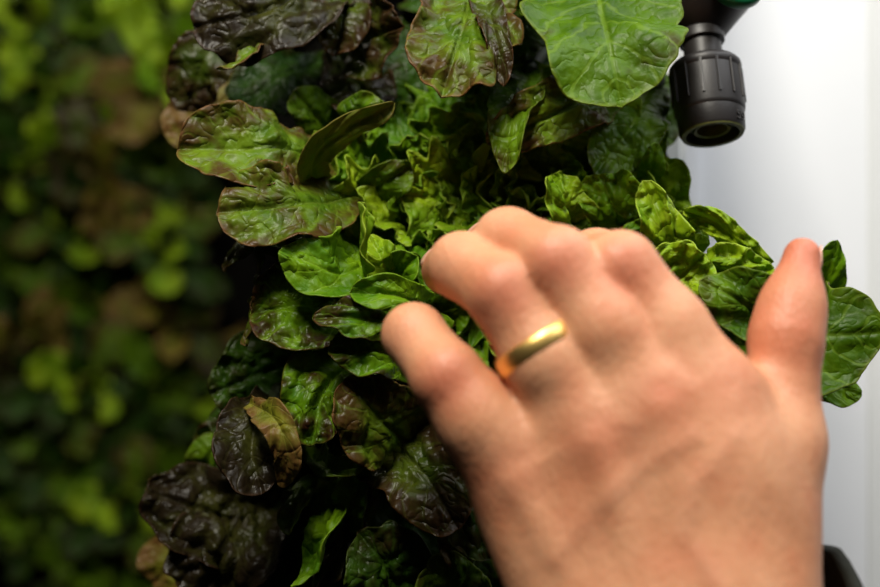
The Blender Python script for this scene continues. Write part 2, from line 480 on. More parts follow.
# --- E: young frilly heads in the middle
E = plant(430, 235, 'young frilly bright green lettuce in the middle of the tower, above the pinched fingers')
rosette(E, 24, (.032, .056), (.011, .019), ['fresh', 'lime', 'fresh'], (0, -1, .35), 41, (8, 66), ruf=(.0016, 230), bl=(.0013, .0036), res=(44, 28), lobe=.20, bend=.15, base=P(425, 234, .437))
E2 = plant(545, 205, 'frilly green seedling lettuce directly below the broad veined leaf')
rosette(E2, 24, (.032, .056), (.011, .019), ['fresh', 'lime', 'fresh'], (0, -1, .35), 52, (8, 66), ruf=(.0016, 230), bl=(.0013, .0036), res=(44, 28), lobe=.20, bend=.15, base=P(530, 218, .437))
leaf(E2, 'lime', [(572, 232, .41), (566, 205, .395), (556, 170, .395)], 24, k=(.5, .6), bl=(0.0015, .0050), seed=61, prof=(.5, .6), ruf=(.0024, 150), roll=15, res=(50, 34))
leaf(E2, 'fresh', [(620, 235, .42), (612, 205, .40), (600, 175, .40)], 28, k=(.5, .6), bl=(0.0021, .0050), seed=62, prof=(.5, .6), ruf=(.0024, 150), roll=-10, res=(50, 34))
E3 = plant(630, 235, 'frilly lettuce behind the index finger, at the right edge of the tower')
rosette(E3, 18, (.026, .038), (.010, .016), ['fresh', 'lime', 'lime'], (.1, -1, .2), 63, (8, 32), ruf=(.0016, 230), bl=(.0013, .0036), res=(44, 28), lobe=.2, bend=.15, base=P(600, 240, .437))

# --- F: bright right-hand leaves
G = plant(690, 300, 'bright lime lettuce with a curled holed leaf, standing against the white panel')
leaf(G, 'lime', [(690, 300, .42), (668, 240, .392), (646, 184, .385)], 22, roll=-10, k=(.5, .4), bl=(0.0021, .0050), seed=71, prof=(.6, .55), res=(50, 30), ruf=(.0024, 150))
leaf(G, 'lime', [(730, 300, .42), (700, 262, .402), (673, 216, .397)], 13, roll=40, k=(.7, .7), bl=(0.0018, .0050), seed=72, prof=(.8, .5), res=(50, 30), face=(.3, -1, .5), ruf=(.0022, 150))
leaf(G, 'lime', [(765, 290, .42), (748, 256, .398), (718, 224, .392), (684, 211, .392)], 13, roll=-20, k=(.5, .5), bl=(0.0021, .0050), seed=73, prof=(.9, .6), res=(60, 30), ruf=(.0022, 150))
leaf(G, 'lime', [(680, 300, .42), (722, 284, .393), (772, 268, .388)], 30, roll=0, k=(.3, .5), bl=(0.0027, .0050), seed=74, prof=(.8, .6), res=(56, 36), ruf=(.0024, 150))
leaf(G, 'lime', [(640, 330, .41), (668, 290, .385), (706, 252, .380)], 32, roll=0, k=(.4, .4), bl=(0.0027, .0050), seed=75, prof=(.8, .6), res=(56, 36), ruf=(.0024, 150))
leaf(G, 'fresh', [(640, 310, .42), (650, 270, .402), (665, 225, .400)], 34, roll=0, k=(.4, .4), bl=(0.0027, .0050), seed=70, prof=(.8, .6), res=(50, 34), ruf=(.0024, 150))
leaf(G, 'green', [(790, 350, .40), (755, 312, .375), (700, 280, .372)], 30, roll=0, k=(.3, .4), bl=(.0010, .008), seed=76, prof=(.6, .55), res=(44, 28))
leaf(G, 'green', [(690, 330, .42), (730, 350, .40), (790, 352, .395)], 44, k=(.3, .4), bl=(.0008, .007), seed=77, prof=(.7, .6))
leaf(G, 'deep', [(690, 350, .44), (740, 380, .42), (790, 400, .41)], 44, k=(.3, .4), bl=(.0008, .007), seed=78, prof=(.7, .6))
H = plant(760, 385, 'lettuce with a round dark green leaf sticking out behind the thumb, right of the hand', d=.484)
leaf(H, 'broad', [(765, 345, .42), (815, 338, .385), (880, 334, .378)], 58, roll=2, k=(.25, .3), p=1.2, bl=(.0006, .011), seed=81, prof=(.7, .5), res=(60, 44), face=(.1, -1, .3), ruf=(.0022, 40), wob=.09, sharp=2.4)
leaf(H, 'fresh', [(795, 330, .43), (822, 290, .405), (836, 240, .400)], 22, roll=0, k=(.5, .4), bl=(.0004, .009), seed=82, prof=(.7, .5), res=(44, 28), sharp=1.6)
leaf(H, 'fresh', [(790, 350, .43), (825, 380, .40), (862, 396, .395)], 22, roll=0, k=(.5, .4), bl=(.0004, .009), seed=83, prof=(.7, .5))

# --- I: middle-left heads
I = plant(385, 285, 'bright green lettuce with a pale folded leaf, left of the fingertips')
leaf(I, 'fresh', [(392, 262, .415), (340, 272, .386), (275, 255, .380)], 32, roll=5, k=(.4, .7), bl=(.0014, .007), seed=91, prof=(.6, .55), res=(56, 34), face=(-.1, -1, .45), sharp=1.7)
leaf(I, 'lime', [(362, 300, .405), (365, 250, .378), (352, 204, .374)], 13, roll=55, k=(.9, .5), bl=(.0006, .007), seed=92, prof=(.6, .5), res=(46, 24), face=(.3, -1, .2))
leaf(I, 'tipped', [(355, 305, .42), (310, 305, .392), (252, 312, .388)], 43, roll=-4, k=(.4, .6), bl=(.0017, .0065), seed=93, prof=(.6, .55), res=(60, 40), face=(-.15, -1, .4), sharp=2.6)
leaf(I, 'bronze', [(262, 258, .405), (250, 300, .396), (256, 345, .395)], 9, roll=30, k=(.6, .9), bl=(.0005, .007), seed=94, prof=(.6, .5), face=(-.8, -1, .1))
leaf(I, 'tipped', [(452, 318, .41), (390, 322, .380), (316, 316, .374)], 27, roll=5, k=(.4, .6), bl=(.0014, .0065), seed=95, prof=(.6, .55), res=(54, 34), sharp=1.5, face=(-.1, -1, .5))
leaf(I, 'fresh', [(430, 320, .40), (400, 298, .378), (352, 292, .374)], 18, roll=0, k=(.5, .5), bl=(.0012, .006), seed=96, prof=(.6, .55))
leaf(I, 'fresh', [(400, 300, .42), (400, 275, .395), (420, 255, .39)], 20, k=(.8, .8), bl=(.0010, .006), seed=97, prof=(.6, .6))
leaf(I, 'fresh', [(440, 320, .42), (450, 295, .40), (440, 270, .395)], 24, k=(.6, .8), bl=(.0012, .006), seed=98, prof=(.6, .6), ruf=(.003, 120))
leaf(I, 'lime', [(395, 290, .41), (385, 265, .39), (368, 235, .388)], 18, k=(.6, .6), bl=(.0010, .006), seed=99, prof=(.6, .6), ruf=(.003, 120))
rosette(I, 8, (.04, .06), (.010, .016), ['fresh', 'tipped', 'green'], (-.1, -1, .1), 44, (15, 65), ruf=(.003, 150), bl=(.0014, .005), res=(30, 22), lobe=.08, bend=.15, base=P(440, 340, .48))

# --- J: savoyed heads under the fingertips
J = plant(370, 400, 'dark-tipped savoyed lettuce below the little fingertip')
leaf(J, 'tipped', [(372, 352, .41), (328, 385, .388), (312, 445, .382)], 37, roll=-6, k=(.5, .5), bl=(.0028, .0068), seed=101, prof=(.65, .5), res=(60, 40), face=(-.1, -1, .35))
leaf(J, 'tipped', [(452, 370, .41), (395, 355, .382), (326, 352, .378)], 27, roll=0, k=(.4, .6), bl=(.0022, .0065), seed=102, prof=(.6, .55), res=(60, 36), face=(-.1, -1, .5))
leaf(J, 'bronze', [(420, 455, .405), (375, 415, .382), (345, 378, .378)], 40, roll=0, k=(.5, .5), bl=(.0013, .009), seed=103, prof=(.6, .55), res=(56, 36), face=(-.1, -1, .3))
leaf(J, 'tipped', [(440, 440, .415), (415, 410, .395), (420, 380, .39)], 28, roll=0, k=(.5, .5), bl=(.0016, .006), seed=104, prof=(.6, .55))
leaf(J, 'deep', [(330, 350, .45), (270, 370, .425), (212, 395, .42)], 42, roll=0, k=(.4, .4), bl=(.0016, .006), seed=105, prof=(.6, .55), res=(50, 34))
leaf(J, 'green', [(300, 440, .41), (330, 470, .392), (372, 455, .39)], 10, roll=-30, k=(1.2, .4), bl=(.0004, .006), seed=106, prof=(.6, .55))
rosette(J, 8, (.045, .07), (.012, .02), ['deep', 'tipped', 'green'], (-.15, -1, 0), 45, (20, 70), ruf=(.003, 120), bl=(.0014, .006), res=(30, 22), bend=.2)

# --- K: dark cupped leaf with a folded pale edge
K = plant(300, 430, 'lettuce with a dark glossy cupped leaf folded over at one edge, lower left')
leaf(K, 'purple', [(278, 398, .41), (252, 440, .385), (262, 494, .380)], 34, roll=-6, k=(.6, .9), bl=(.0014, .008), seed=111, prof=(.6, .5), res=(56, 36), face=(-.1, -1, .25))
leaf(K, 'olive', [(248, 402, .392), (276, 420, .374), (288, 455, .371), (280, 488, .376)], 15, roll=20, k=(.3, .5), bl=(.0004, .008), seed=112, prof=(.5, .45), res=(46, 24), face=(.3, -1, .2))
leaf(K, 'deep', [(300, 400, .45), (240, 420, .43), (205, 415, .43)], 20, k=(.5, .5), bl=(.001, .007), seed=113)
leaf(K, 'deep', [(300, 440, .47), (260, 480, .45), (240, 540, .45)], 40, k=(.5, .5), bl=(.001, .007), seed=114)
leaf(K, 'green', [(250, 440, .46), (215, 450, .45), (205, 480, .455)], 20, k=(.5, .5), bl=(.001, .007), seed=115)

# --- L: purple savoyed head, lowest left
L_ = plant(285, 530, 'purple-brown savoyed lettuce at the lower left corner of the tower')
leaf(L_, 'purple', [(285, 545, .46), (225, 520, .438), (150, 495, .436)], 44, roll=4, k=(.7, .6), bl=(.0032, .0085), seed=121, prof=(.6, .6), res=(56, 38), face=(-.1, -1, .4), ruf=(.004, 50))
leaf(L_, 'purple', [(262, 505, .46), (230, 545, .432), (205, 592, .43)], 44, roll=-4, k=(.5, .6), bl=(.0030, .0085), seed=122, prof=(.6, .6), res=(50, 34), face=(-.1, -1, .3), ruf=(.003, 60))
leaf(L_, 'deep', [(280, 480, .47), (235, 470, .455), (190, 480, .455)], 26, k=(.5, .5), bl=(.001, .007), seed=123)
leaf(L_, 'olive', [(240, 560, .50), (190, 560, .48), (150, 585, .48)], 30, k=(.5, .5), bl=(.001, .007), seed=124)

# --- M: narrow upright leaves, bottom
M_ = plant(350, 500, 'lettuce with narrow twisted green leaves at the bottom left of the hand')
leaf(M_, 'fresh', [(345, 470, .42), (330, 525, .396), (288, 588, .390)], 17, roll=25, k=(.6, .7), bl=(.0014, .006), seed=131, prof=(.6, .55), res=(54, 28), twist=30)
leaf(M_, 'green', [(340, 560, .43), (355, 500, .40), (362, 448, .395)], 17, roll=-20, k=(.8, .6), bl=(.0012, .006), seed=132, prof=(.6, .55), res=(44, 26))
leaf(M_, 'green', [(330, 480, .43), (300, 500, .40), (288, 535, .395)], 16, roll=30, k=(.9, .5), bl=(.0010, .006), seed=133, prof=(.6, .55))
leaf(M_, 'red', [(370, 480, .43), (345, 540, .405), (320, 590, .40)], 10, roll=-40, k=(.6, .7), bl=(.0008, .006), seed=134, prof=(.6, .55))
leaf(M_, 'deep', [(330, 520, .46), (290, 560, .44), (280, 610, .44)], 36, k=(.6, .7), bl=(.0012, .006), seed=135)
leaf(M_, 'deep', [(380, 480, .47), (400, 540, .45), (380, 600, .45)], 50, k=(.6, .7), bl=(.0012, .006), seed=136)

# --- N: shaded heads under the hand
N_ = plant(445, 500, 'dark shaded lettuce half hidden behind the edge of the palm')
leaf(N_, 'red', [(375, 430, .42), (420, 470, .385), (462, 535, .378)], 46, roll=0, k=(.4, .4), bl=(.0009, .010), seed=141, prof=(.6, .5), res=(54, 36), face=(-.1, -1, .2))
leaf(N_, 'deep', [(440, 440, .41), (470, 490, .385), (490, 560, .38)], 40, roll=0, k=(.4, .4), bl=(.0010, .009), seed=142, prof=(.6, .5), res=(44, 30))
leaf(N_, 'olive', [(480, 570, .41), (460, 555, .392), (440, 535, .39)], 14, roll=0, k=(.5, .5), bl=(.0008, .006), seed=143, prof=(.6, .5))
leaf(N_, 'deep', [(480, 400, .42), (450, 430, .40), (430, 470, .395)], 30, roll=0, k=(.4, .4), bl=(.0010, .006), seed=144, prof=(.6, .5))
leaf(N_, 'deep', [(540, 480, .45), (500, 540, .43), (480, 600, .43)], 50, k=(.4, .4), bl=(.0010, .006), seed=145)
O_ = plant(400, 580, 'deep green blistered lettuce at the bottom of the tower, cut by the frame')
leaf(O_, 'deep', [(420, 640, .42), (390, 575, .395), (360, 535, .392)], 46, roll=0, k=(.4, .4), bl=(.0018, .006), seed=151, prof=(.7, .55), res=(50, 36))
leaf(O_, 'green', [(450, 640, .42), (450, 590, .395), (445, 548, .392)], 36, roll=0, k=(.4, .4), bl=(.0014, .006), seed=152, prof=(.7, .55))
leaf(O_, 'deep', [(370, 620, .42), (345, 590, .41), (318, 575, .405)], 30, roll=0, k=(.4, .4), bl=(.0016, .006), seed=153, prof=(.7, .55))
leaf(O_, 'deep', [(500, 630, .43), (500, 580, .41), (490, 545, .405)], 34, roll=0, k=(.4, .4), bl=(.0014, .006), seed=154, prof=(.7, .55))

# stalks from the felt to the leaves of each head
m_stem = plain_mat('lettuce_stalk', srgb(48, 62, 20), .6, nscale=80, namt=.2)
for nm, (pl, bs) in BASES.items():
    bm = bmesh.new()
    add_tube(bm, [(0, .012, 0), (0, -.004, .001), (0, -.010, .003)], [.007, .0065, .003], 14)
    for (b, t, wd_) in bs:
        if b.y < .3985: continue
        e = b - pl.location
        q = catmull([(0, .002, 0), Vector((e.x * .45, min(-.004, e.y * .35), e.z * .45)), e - t * .004, e + t * .001], 0)[0][::4]
        r1 = min(.0034, max(.0014, wd_ * .5))
        add_tube(bm, q, [.0030 + (r1 - .0030) * i / (len(q) - 1) for i in range(len(q))], 10)
    from_bm('stem', bm, m_stem, pl)

# ================================================================== BACKGROUND LETTUCES
back = empty('growing_tower', (0, 1.12, CZ - .6), 'dark blurred growing wall of lettuces far behind at the left', 'planter')
bm = bmesh.new(); add_box(bm, (-.52, 0.0, -.68), (-.05, .03, 1.3), .004)
from_bm('growing_felt', bm, m_felt, back, smooth=False)
bm = bmesh.new(); add_box(bm, (-.53, .03, -.68), (-.04, .06, 1.3), .004)
from_bm('channel_back', bm, m_dark, back, smooth=False)


def copy_tree(o):
    c = o.copy(); COL.objects.link(c)
    for ch in o.children:
        k = ch.copy(); COL.objects.link(k); k.parent = c
    return c


protos = []
for q, ms in enumerate((['fresh', 'lime', 'olive'], ['bronze', 'lime', 'deep'], ['red', 'olive', 'deep'], ['deep', 'deep', 'green'])):
    e = empty('lettuce', (0, 0, 0))
    rosette(e, 13, (.036, .062), (.012, .021), ms, (0, -1, .3), 300 + q, (12, 82), ruf=(.003, 80), bl=(.0014, .008), res=(20, 14), bend=.3)
    sb = bmesh.new(); add_tube(sb, [(0, .11, 0), (0, .05, 0), (0, -.004, 0)], [.007, .007, .004], 12)
    from_bm('stem', sb, m_stem, e)
    protos.append(e)
WH = lambda x, y: ('at the left frame edge' if x < 45 else 'left of centre' if x < 100 else 'right of centre' if x < 150 else 'next to the front tower')
BG = [  # px, py, distance, prototype, scale, label
    (25, 20, 1.02, 1, .9, 'blurred lettuce in the top left corner of the dark background'),
    (95, 30, 1.02, 3, .9, 'blurred dark lettuce at the top of the background, second from the left frame edge'),
    (172, 68, .94, 0, .95, 'blurred bright yellow-green lettuce in the background beside the dark red top lettuce'),
    (150, 5, 1.0, 1, .8, 'blurred lettuce cut by the top of the frame, beside the dark red one'),
    (40, 95, 1.0, 1, .9, 'blurred green lettuce in the background below the top left corner one'),
    (110, 105, 1.02, 0, .85, 'blurred green lettuce left of the bright yellow-green one in the background'),
    (35, 165, 1.0, 1, .9, 'blurred lettuce on the left frame edge, third row of the background'),
    (98, 178, .98, 2, .9, 'blurred pinkish brown lettuce in the upper background'),
    (165, 160, 1.0, 3, .9, 'blurred dark lettuce in the background left of the bronze-rimmed leaves'),
    (75, 225, 1.02, 1, .8, 'blurred yellowish lettuce under the pinkish brown one in the background'),
    (165, 245, .98, 1, .8, 'blurred olive lettuce in the background near the lower broad bronze leaf'),
    (15, 260, 1.04, 3, .9, 'blurred dark lettuce on the left frame edge at mid height'),
    (90, 300, 1.04, 3, .9, 'blurred nearly black lettuce in the middle of the dark background'),
    (175, 320, 1.0, 2, .85, 'blurred reddish lettuce in the middle background near the front tower'),
    (15, 345, 1.0, 2, .85, 'blurred brownish lettuce on the left frame edge below mid height'),
    (80, 385, .98, 1, .9, 'blurred yellow-green lettuce in the lower background with upturned leaf'),
    (165, 390, 1.0, 3, .9, 'blurred dark green lettuce in the lower background left of the folded dark leaf'),
    (20, 425, 1.0, 3, .85, 'blurred dark green lettuce on the left frame edge in the lower background'),
    (75, 470, 1.0, 3, .9, 'blurred shadowy lettuce in the lower background, second from the left frame edge'),
    (130, 505, .98, 1, .85, 'blurred yellow-green lettuce low in the background beside the purple-brown leaves'),
    (25, 520, 1.0, 3, .9, 'blurred dark lettuce near the bottom left corner of the photo'),
    (90, 570, 1.0, 3, .9, 'blurred lettuce at the bottom frame edge of the background'),
    (200, 480, 1.04, 3, .9, 'blurred green lettuce behind the purple-brown leaves'),
    (215, 390, 1.02, 0, .9, 'blurred green lettuce peeping out behind the left edge of the front tower'),
]
used = set()
for i, (px, py, d, q, sc, lab) in enumerate(BG):
    o = protos[q] if q not in used else copy_tree(protos[q])
    used.add(q)
    rnd = random.Random(900 + i)
    o.location = P(px, py, d + .05)
    o.rotation_euler = (rnd.uniform(-.3, .2), rnd.uniform(-3.1, 3.1), rnd.uniform(-.3, .5))
    o.scale = (sc,) * 3
    tag(o, lab, 'lettuce', 'blurred lettuces on the far growing wall')

# ================================================================== HOSE CONNECTOR
m_black = plain_mat('black_plastic', srgb(33, 29, 28), .46, nscale=60, namt=.12, bump=.15, bscale=900, bdist=.0003)
m_rubber = plain_mat('black_rubber_seal', srgb(22, 22, 20), .6)
m_residue = plain_mat('olive_residue_plastic', srgb(96, 98, 40), .6, nscale=200, namt=.3)
m_green = plain_mat('green_hose_plastic', srgb(10, 96, 58), .4)
DC = .42
pxm = DC / FPX
conn = empty('hose_connector', P(704.5, 66, DC), 'black ribbed hose connector with a green cap hanging in front of the white panel', 'connector')
conn.rotation_euler = (math.radians(-17), math.radians(1.0), math.radians(12))
S_ = pxm


def lathe(name, prof, m, parent=conn, close=False, n=56, auto=True):
    bm = bmesh.new(); add_lathe(bm, [(r * S_, z * S_) for r, z in prof], n, close)
    o = from_bm(name, bm, m, parent)
    o.modifiers.new('edges', 'EDGE_SPLIT').split_angle = math.radians(38)
    return o


bm = bmesh.new()
add_lathe(bm, [(r * S_, z * S_) for r, z in
    [(12, 1), (33, 1), (35.5, -2), (36, -5), (35.2, -9), (34.5, -10), (34.6, -50), (33.8, -53), (33, -54), (32, -72), (30.5, -74.5), (26.5, -74.5), (25.5, -72), (25, -60), (12, -60)]], 64)
for k in range(14):                                  # grip ribs with open lower ends
    a = 2 * PI * k / 14 + .12
    b2 = bmesh.new(); add_box(b2, (33.4 * S_, -1.3 * S_, -44 * S_), (36.4 * S_, 1.3 * S_, -6 * S_), .8 * S_)
    b2.transform(Matrix.Rotation(a, 4, 'Z'))
    tmp = bpy.data.meshes.new('t'); b2.to_mesh(tmp); b2.free(); bm.from_mesh(tmp); bpy.data.meshes.remove(tmp)
o = from_bm('body', bm, m_black, conn); o.modifiers.new('edges', 'EDGE_SPLIT').split_angle = math.radians(35)
lathe('neck', [(17, 0), (19, 1), (19, 26), (17, 27)], m_black)
lathe('neck_flange', [(17, 25), (22, 25), (23, 26), (23, 35), (22, 37), (20, 38), (19, 42), (17, 44)], m_black)
tag(lathe('rim_ring', [(26.0, -74.2), (30.2, -74.4), (31.0, -73.6), (30.2, -75.4), (26.2, -75.4)], m_residue, close=True), 'olive stained rim')
lathe('seal_ring', [(16, -67), (22, -67), (24.5, -65), (24.5, -60), (16, -60)], m_rubber, close=True)
lathe('inner_sleeve', [(15, -70), (17.5, -71), (18.5, -69), (18.5, -59), (15, -59)], m_residue, close=True)
# wide tap head above the neck, its axis leaning to the right and to the lens
hd = bmesh.new()
add_lathe(hd, [(r * S_, z * S_) for r, z in [(14, -12), (22, -10), (36, 6), (47, 18), (51, 28), (51, 70), (45, 74), (20, 74)]], 56)
hd.transform(Matrix.Scale(1.08, 4) @ Matrix.Translation((3 * S_, 0, 43 * S_)))
o = from_bm('tap_head', hd, m_black, conn); o.modifiers.new('edges', 'EDGE_SPLIT').split_angle = math.radians(35)
cp = bmesh.new()
add_lathe(cp, [(r * S_, z * S_) for r, z in [(5, 0), (27, 0), (29, 3), (29, 12), (25, 15), (5, 15)]], 48)
cp.transform(Matrix.Translation((17 * S_, -48 * S_, 63 * S_)) @ Matrix.Rotation(math.radians(84), 4, 'X'))
tag(from_bm('cap', cp, m_green, conn), 'dark green cap')
hb = bmesh.new()
add_tube(hb, catmull([(0, 0, 112 * S_), (2 * S_, 10 * S_, 240 * S_), (10 * S_, 60 * S_, 420 * S_), (20 * S_, 160 * S_, 560 * S_)], 0)[0], 22 * S_)
tag(from_bm('hose', hb, m_green, conn), 'green hose')
# raised marks on the side
fc = bpy.data.curves.new('mark', 'FONT'); fc.body = '59'; fc.size = 14 * S_; fc.extrude = 1.0 * S_; fc.align_x = 'CENTER'
fo = bpy.data.objects.new('mark_curve', fc); COL.objects.link(fo)
bpy.context.view_layer.update()
mm_ = bpy.data.meshes.new_from_object(fo.evaluated_get(bpy.context.evaluated_depsgraph_get()))
bpy.data.objects.remove(fo); bpy.data.curves.remove(fc)
mo = link('raised_mark', mm_, m_black, conn, smooth=False)
ang = math.radians(-90 + 34)
mo.matrix_local = Matrix.Rotation(ang, 4, 'Z') @ Matrix.Translation((32.2 * S_, 0, -70 * S_)) @ Matrix.Rotation(math.radians(90), 4, 'Z') @ Matrix.Rotation(math.radians(90), 4, 'X')

# ================================================================== HAND
m_skin, nt = new_mat('skin')
w = NT(nt)
tc = w.n('ShaderNodeTexCoord'); ob = tc.outputs['Object']
pk = w.n('ShaderNodeAttribute'); pk.attribute_name = 'pink'
vn = w.n('ShaderNodeAttribute'); vn.attribute_name = 'vein'
sk = w.mix(w.ramp(w.noise(ob, 45, 4, .6), .3, .7), srgb(200, 136, 98), srgb(215, 156, 118))
blot = w.ramp(w.noise(ob, 70, 3, .6), .45, .75)
sk = w.mix(w.math('MULTIPLY', blot, .35), sk, srgb(198, 112, 78))
sk = w.mix(w.math('MULTIPLY', pk.outputs['Fac'], .75), sk, srgb(190, 94, 72))
sk = w.mix(w.math('MULTIPLY', vn.outputs['Fac'], .22), sk, srgb(176, 120, 94))
mp = w.n('ShaderNodeMapping'); mp.inputs['Rotation'].default_value = (0, math.radians(-35), 0); mp.inputs['Scale'].default_value = (1, 1, .45)
w.l(ob, mp.inputs[0])
vo = w.n('ShaderNodeTexVoronoi'); vo.inputs['Scale'].default_value = 900; w.l(mp.outputs[0], vo.inputs['Vector'])
hh = w.math('ADD', w.math('MULTIPLY', vo.outputs[0], .5), w.math('MULTIPLY', w.noise(mp.outputs[0], 260, 4), 1.0))
bp = w.n('ShaderNodeBump'); bp.inputs['Strength'].default_value = .35; bp.inputs['Distance'].default_value = .0008
w.l(hh, bp.inputs['Height'])
pr = w.n('ShaderNodeBsdfPrincipled')
w.l(sk, pr.inputs['Base Color'])
pr.inputs['Roughness'].default_value = .5
pr.inputs['Specular IOR Level'].default_value = .4
pr.inputs['Subsurface Weight'].default_value = .18
pr.inputs['Subsurface Radius'].default_value = (1.0, .35, .18)
pr.inputs['Subsurface Scale'].default_value = .004
w.l(bp.outputs[0], pr.inputs['Normal'])
out = w.n('ShaderNodeOutputMaterial'); w.l(pr.outputs[0], out.inputs[0])
m_nail = plain_mat('nail', srgb(222, 168, 146), .3)
m_gold = plain_mat('gold', srgb(252, 210, 124), .4, metal=1.0)
m_cloth = plain_mat('dark_sleeve_cloth', srgb(40, 42, 32), .9, nscale=300, namt=.25, bump=.6, bscale=1500, bdist=.0006)

# joints: px, py, distance of the bone line, radius in metres
FING = {
    'little': [(516, 466, .323, .0126), (447, 377, .323, .0098), (414, 335, .336, .0084), (408, 338, .356, .0072)],
    'ring':   [(592, 432, .316, .0118), (503, 292, .321, .0100), (462, 266, .338, .0090), (446, 270, .360, .0074)],
    'middle': [(654, 400, .315, .0118), (557, 264, .320, .0102), (508, 242, .339, .0092), (490, 246, .364, .0076)],
    'index':  [(714, 396, .319, .0116), (620, 269, .322, .0102), (596, 262, .346, .0090), (588, 280, .370, .0076)],
}
THUMB = [(744, 560, .321, .0160), (780, 440, .329, .0107), (786, 338, .334, .0092), (802, 256, .342, .0052)]
WR = P(682, 655, .312)
FOREARM = P(835, 1010, .318)


def pj(t): return np.array(P(*t[:3])), t[3]


class SDF:
    def __init__(s, X, Y, Z): s.X, s.Y, s.Z = X, Y, Z
    def cone(s, a, ra, b, rb):
        ax, ay, az = a; ba = np.asarray(b) - np.asarray(a)
        L2 = float(ba @ ba) + 1e-12
        px, py, pz = s.X - ax, s.Y - ay, s.Z - az
        t = np.clip((px * ba[0] + py * ba[1] + pz * ba[2]) / L2, 0, 1)
        return np.sqrt((px - t * ba[0]) ** 2 + (py - t * ba[1]) ** 2 + (pz - t * ba[2]) ** 2) - (ra + t * (rb - ra))
    def ball(s, c, r):
        return np.sqrt((s.X - c[0]) ** 2 + (s.Y - c[1]) ** 2 + (s.Z - c[2]) ** 2) - r


def smin(a, b, k):
    h = np.clip(.5 + .5 * (b - a) / k, 0, 1)
    return b + (a - b) * h - k * h * (1 - h)


lo = np.array(P(360, 760, .33)); hi = np.array(P(870, 190, .33))
lo[1], hi[1] = .272, .385
lo[0] -= .004; hi[0] += .012; lo[2] -= .01; hi[2] += .004
hstep = .0009
ns = [int(math.ceil((hi[i] - lo[i]) / hstep)) + 1 for i in range(3)]
gx, gy, gz = [lo[i] + hstep * np.arange(ns[i]) for i in range(3)]
X, Y, Z = np.meshgrid(gx, gy, gz, indexing='ij')
X, Y, Z = X.astype(np.float32), Y.astype(np.float32), Z.astype(np.float32)
D = SDF(X, Y, Z)
wr = np.array(WR)
side = np.array((.86, 0, .5)); side /= np.linalg.norm(side)     # across the wrist towards the thumb
fa = np.array(FOREARM)
# palm: metacarpal cones from the wrist to each knuckle
carp = {'little': -.020, 'ring': -.007, 'middle': .006, 'index': .018}
palm = None
for f, off in carp.items():
    b, rb = pj(FING[f][0])
    a = wr + side * off + np.array((0, .002, 0))
    c = D.cone(a, .0165, b + np.array((0, .0020, 0)), rb + .0005)
    palm = c if palm is None else smin(palm, c, .018)
# flesh up to the webs between the fingers
names = list(FING)
for f, g, t in (('little', 'ring', .10), ('ring', 'middle', .24), ('middle', 'index', .30)):
    a0, a1 = pj(FING[f][0])[0], pj(FING[f][1])[0]
    b0, b1 = pj(FING[g][0])[0], pj(FING[g][1])[0]
    dn = np.array((0, .0022, 0))
    m0 = .5 * (a0 + b0) + dn; m1 = .5 * (a0 + (a1 - a0) * t + b0 + (b1 - b0) * t) + dn
    palm = smin(palm, D.cone(m0, .0098, m1, .0062), .009)
# fleshy heel on the little-finger side and thenar
palm = smin(palm, D.cone(wr + side * -.018 + np.array((0, .008, .01)), .0165, pj(FING['little'][0])[0] + np.array((.004, .008, -.012)), .0125), .010)
tp = [pj(t) for t in THUMB]
thumb = D.cone(tp[0][0], tp[0][1], tp[1][0], tp[1][1])
thumb = smin(thumb, D.cone(tp[1][0], tp[1][1], tp[2][0], tp[2][1]), .006)
thumb = smin(thumb, D.cone(tp[2][0], tp[2][1], tp[3][0], tp[3][1]), .005)
thumb = smin(thumb, D.ball(tp[2][0] * .62 + tp[3][0] * .38, tp[2][1] - .0010), .006)
# web between thumb and index
web = smin(D.cone(np.array(P(722, 470, .319)), .0145, np.array(P(768, 455, .326)), .0112), D.cone(np.array(P(705, 560, .318)), .016, np.array(P(752, 525, .321)), .0142), .01)
palm = smin(palm, web, .018)
palm = smin(palm, thumb, .008)
# wrist and forearm
arm = smin(D.cone(wr - side * .013, .0200, fa - side * .018, .030), D.cone(wr + side * .011, .0185, fa + side * .018, .030), .02)
palm = smin(palm, arm, .018)
fingers = None
for f, js in FING.items():
    jp = [pj(t) for t in js]
    d = D.cone(jp[0][0] + np.array((0, .001, 0)), jp[0][1] - .0012, jp[1][0], jp[1][1])
    mid = .5 * (jp[0][0] + jp[1][0])
    d = smin(d, D.ball(mid + np.array((0, -.0010, 0)), .5 * (jp[0][1] + jp[1][1]) - .0004), .006)
    d = smin(d, D.cone(jp[1][0], jp[1][1] - .0004, jp[2][0], jp[2][1]), .0018)
    d = smin(d, D.cone(jp[2][0], jp[2][1], jp[3][0], jp[3][1]), .003)
    fingers = d if fingers is None else smin(fingers, d, .0007)
hand = smin(palm, fingers, .007)
# knuckles, tendons and veins on the back of the hand
for f, off in carp.items():
    b, rb = pj(FING[f][0])
    dors = np.array((-.001, -.0030, .001))
    a = wr + side * off * .7 + np.array((0, -.0135, 0))
    hand = smin(hand, D.cone(a, .0012, b + np.array((0, -.0100, -.002)), .0018), .0060)
veins = [[(560, 570, .292), (600, 520, .2905), (650, 470, .291), (640, 430, .2925)], [(650, 470, .291), (700, 440, .293)],
         [(720, 590, .293), (690, 540, .291), (700, 490, .292), (740, 440, .296)]]
VP = []
for ch in veins:
    q = [np.array(P(*t)) for t in ch]
    VP += list(zip(q, q[1:]))


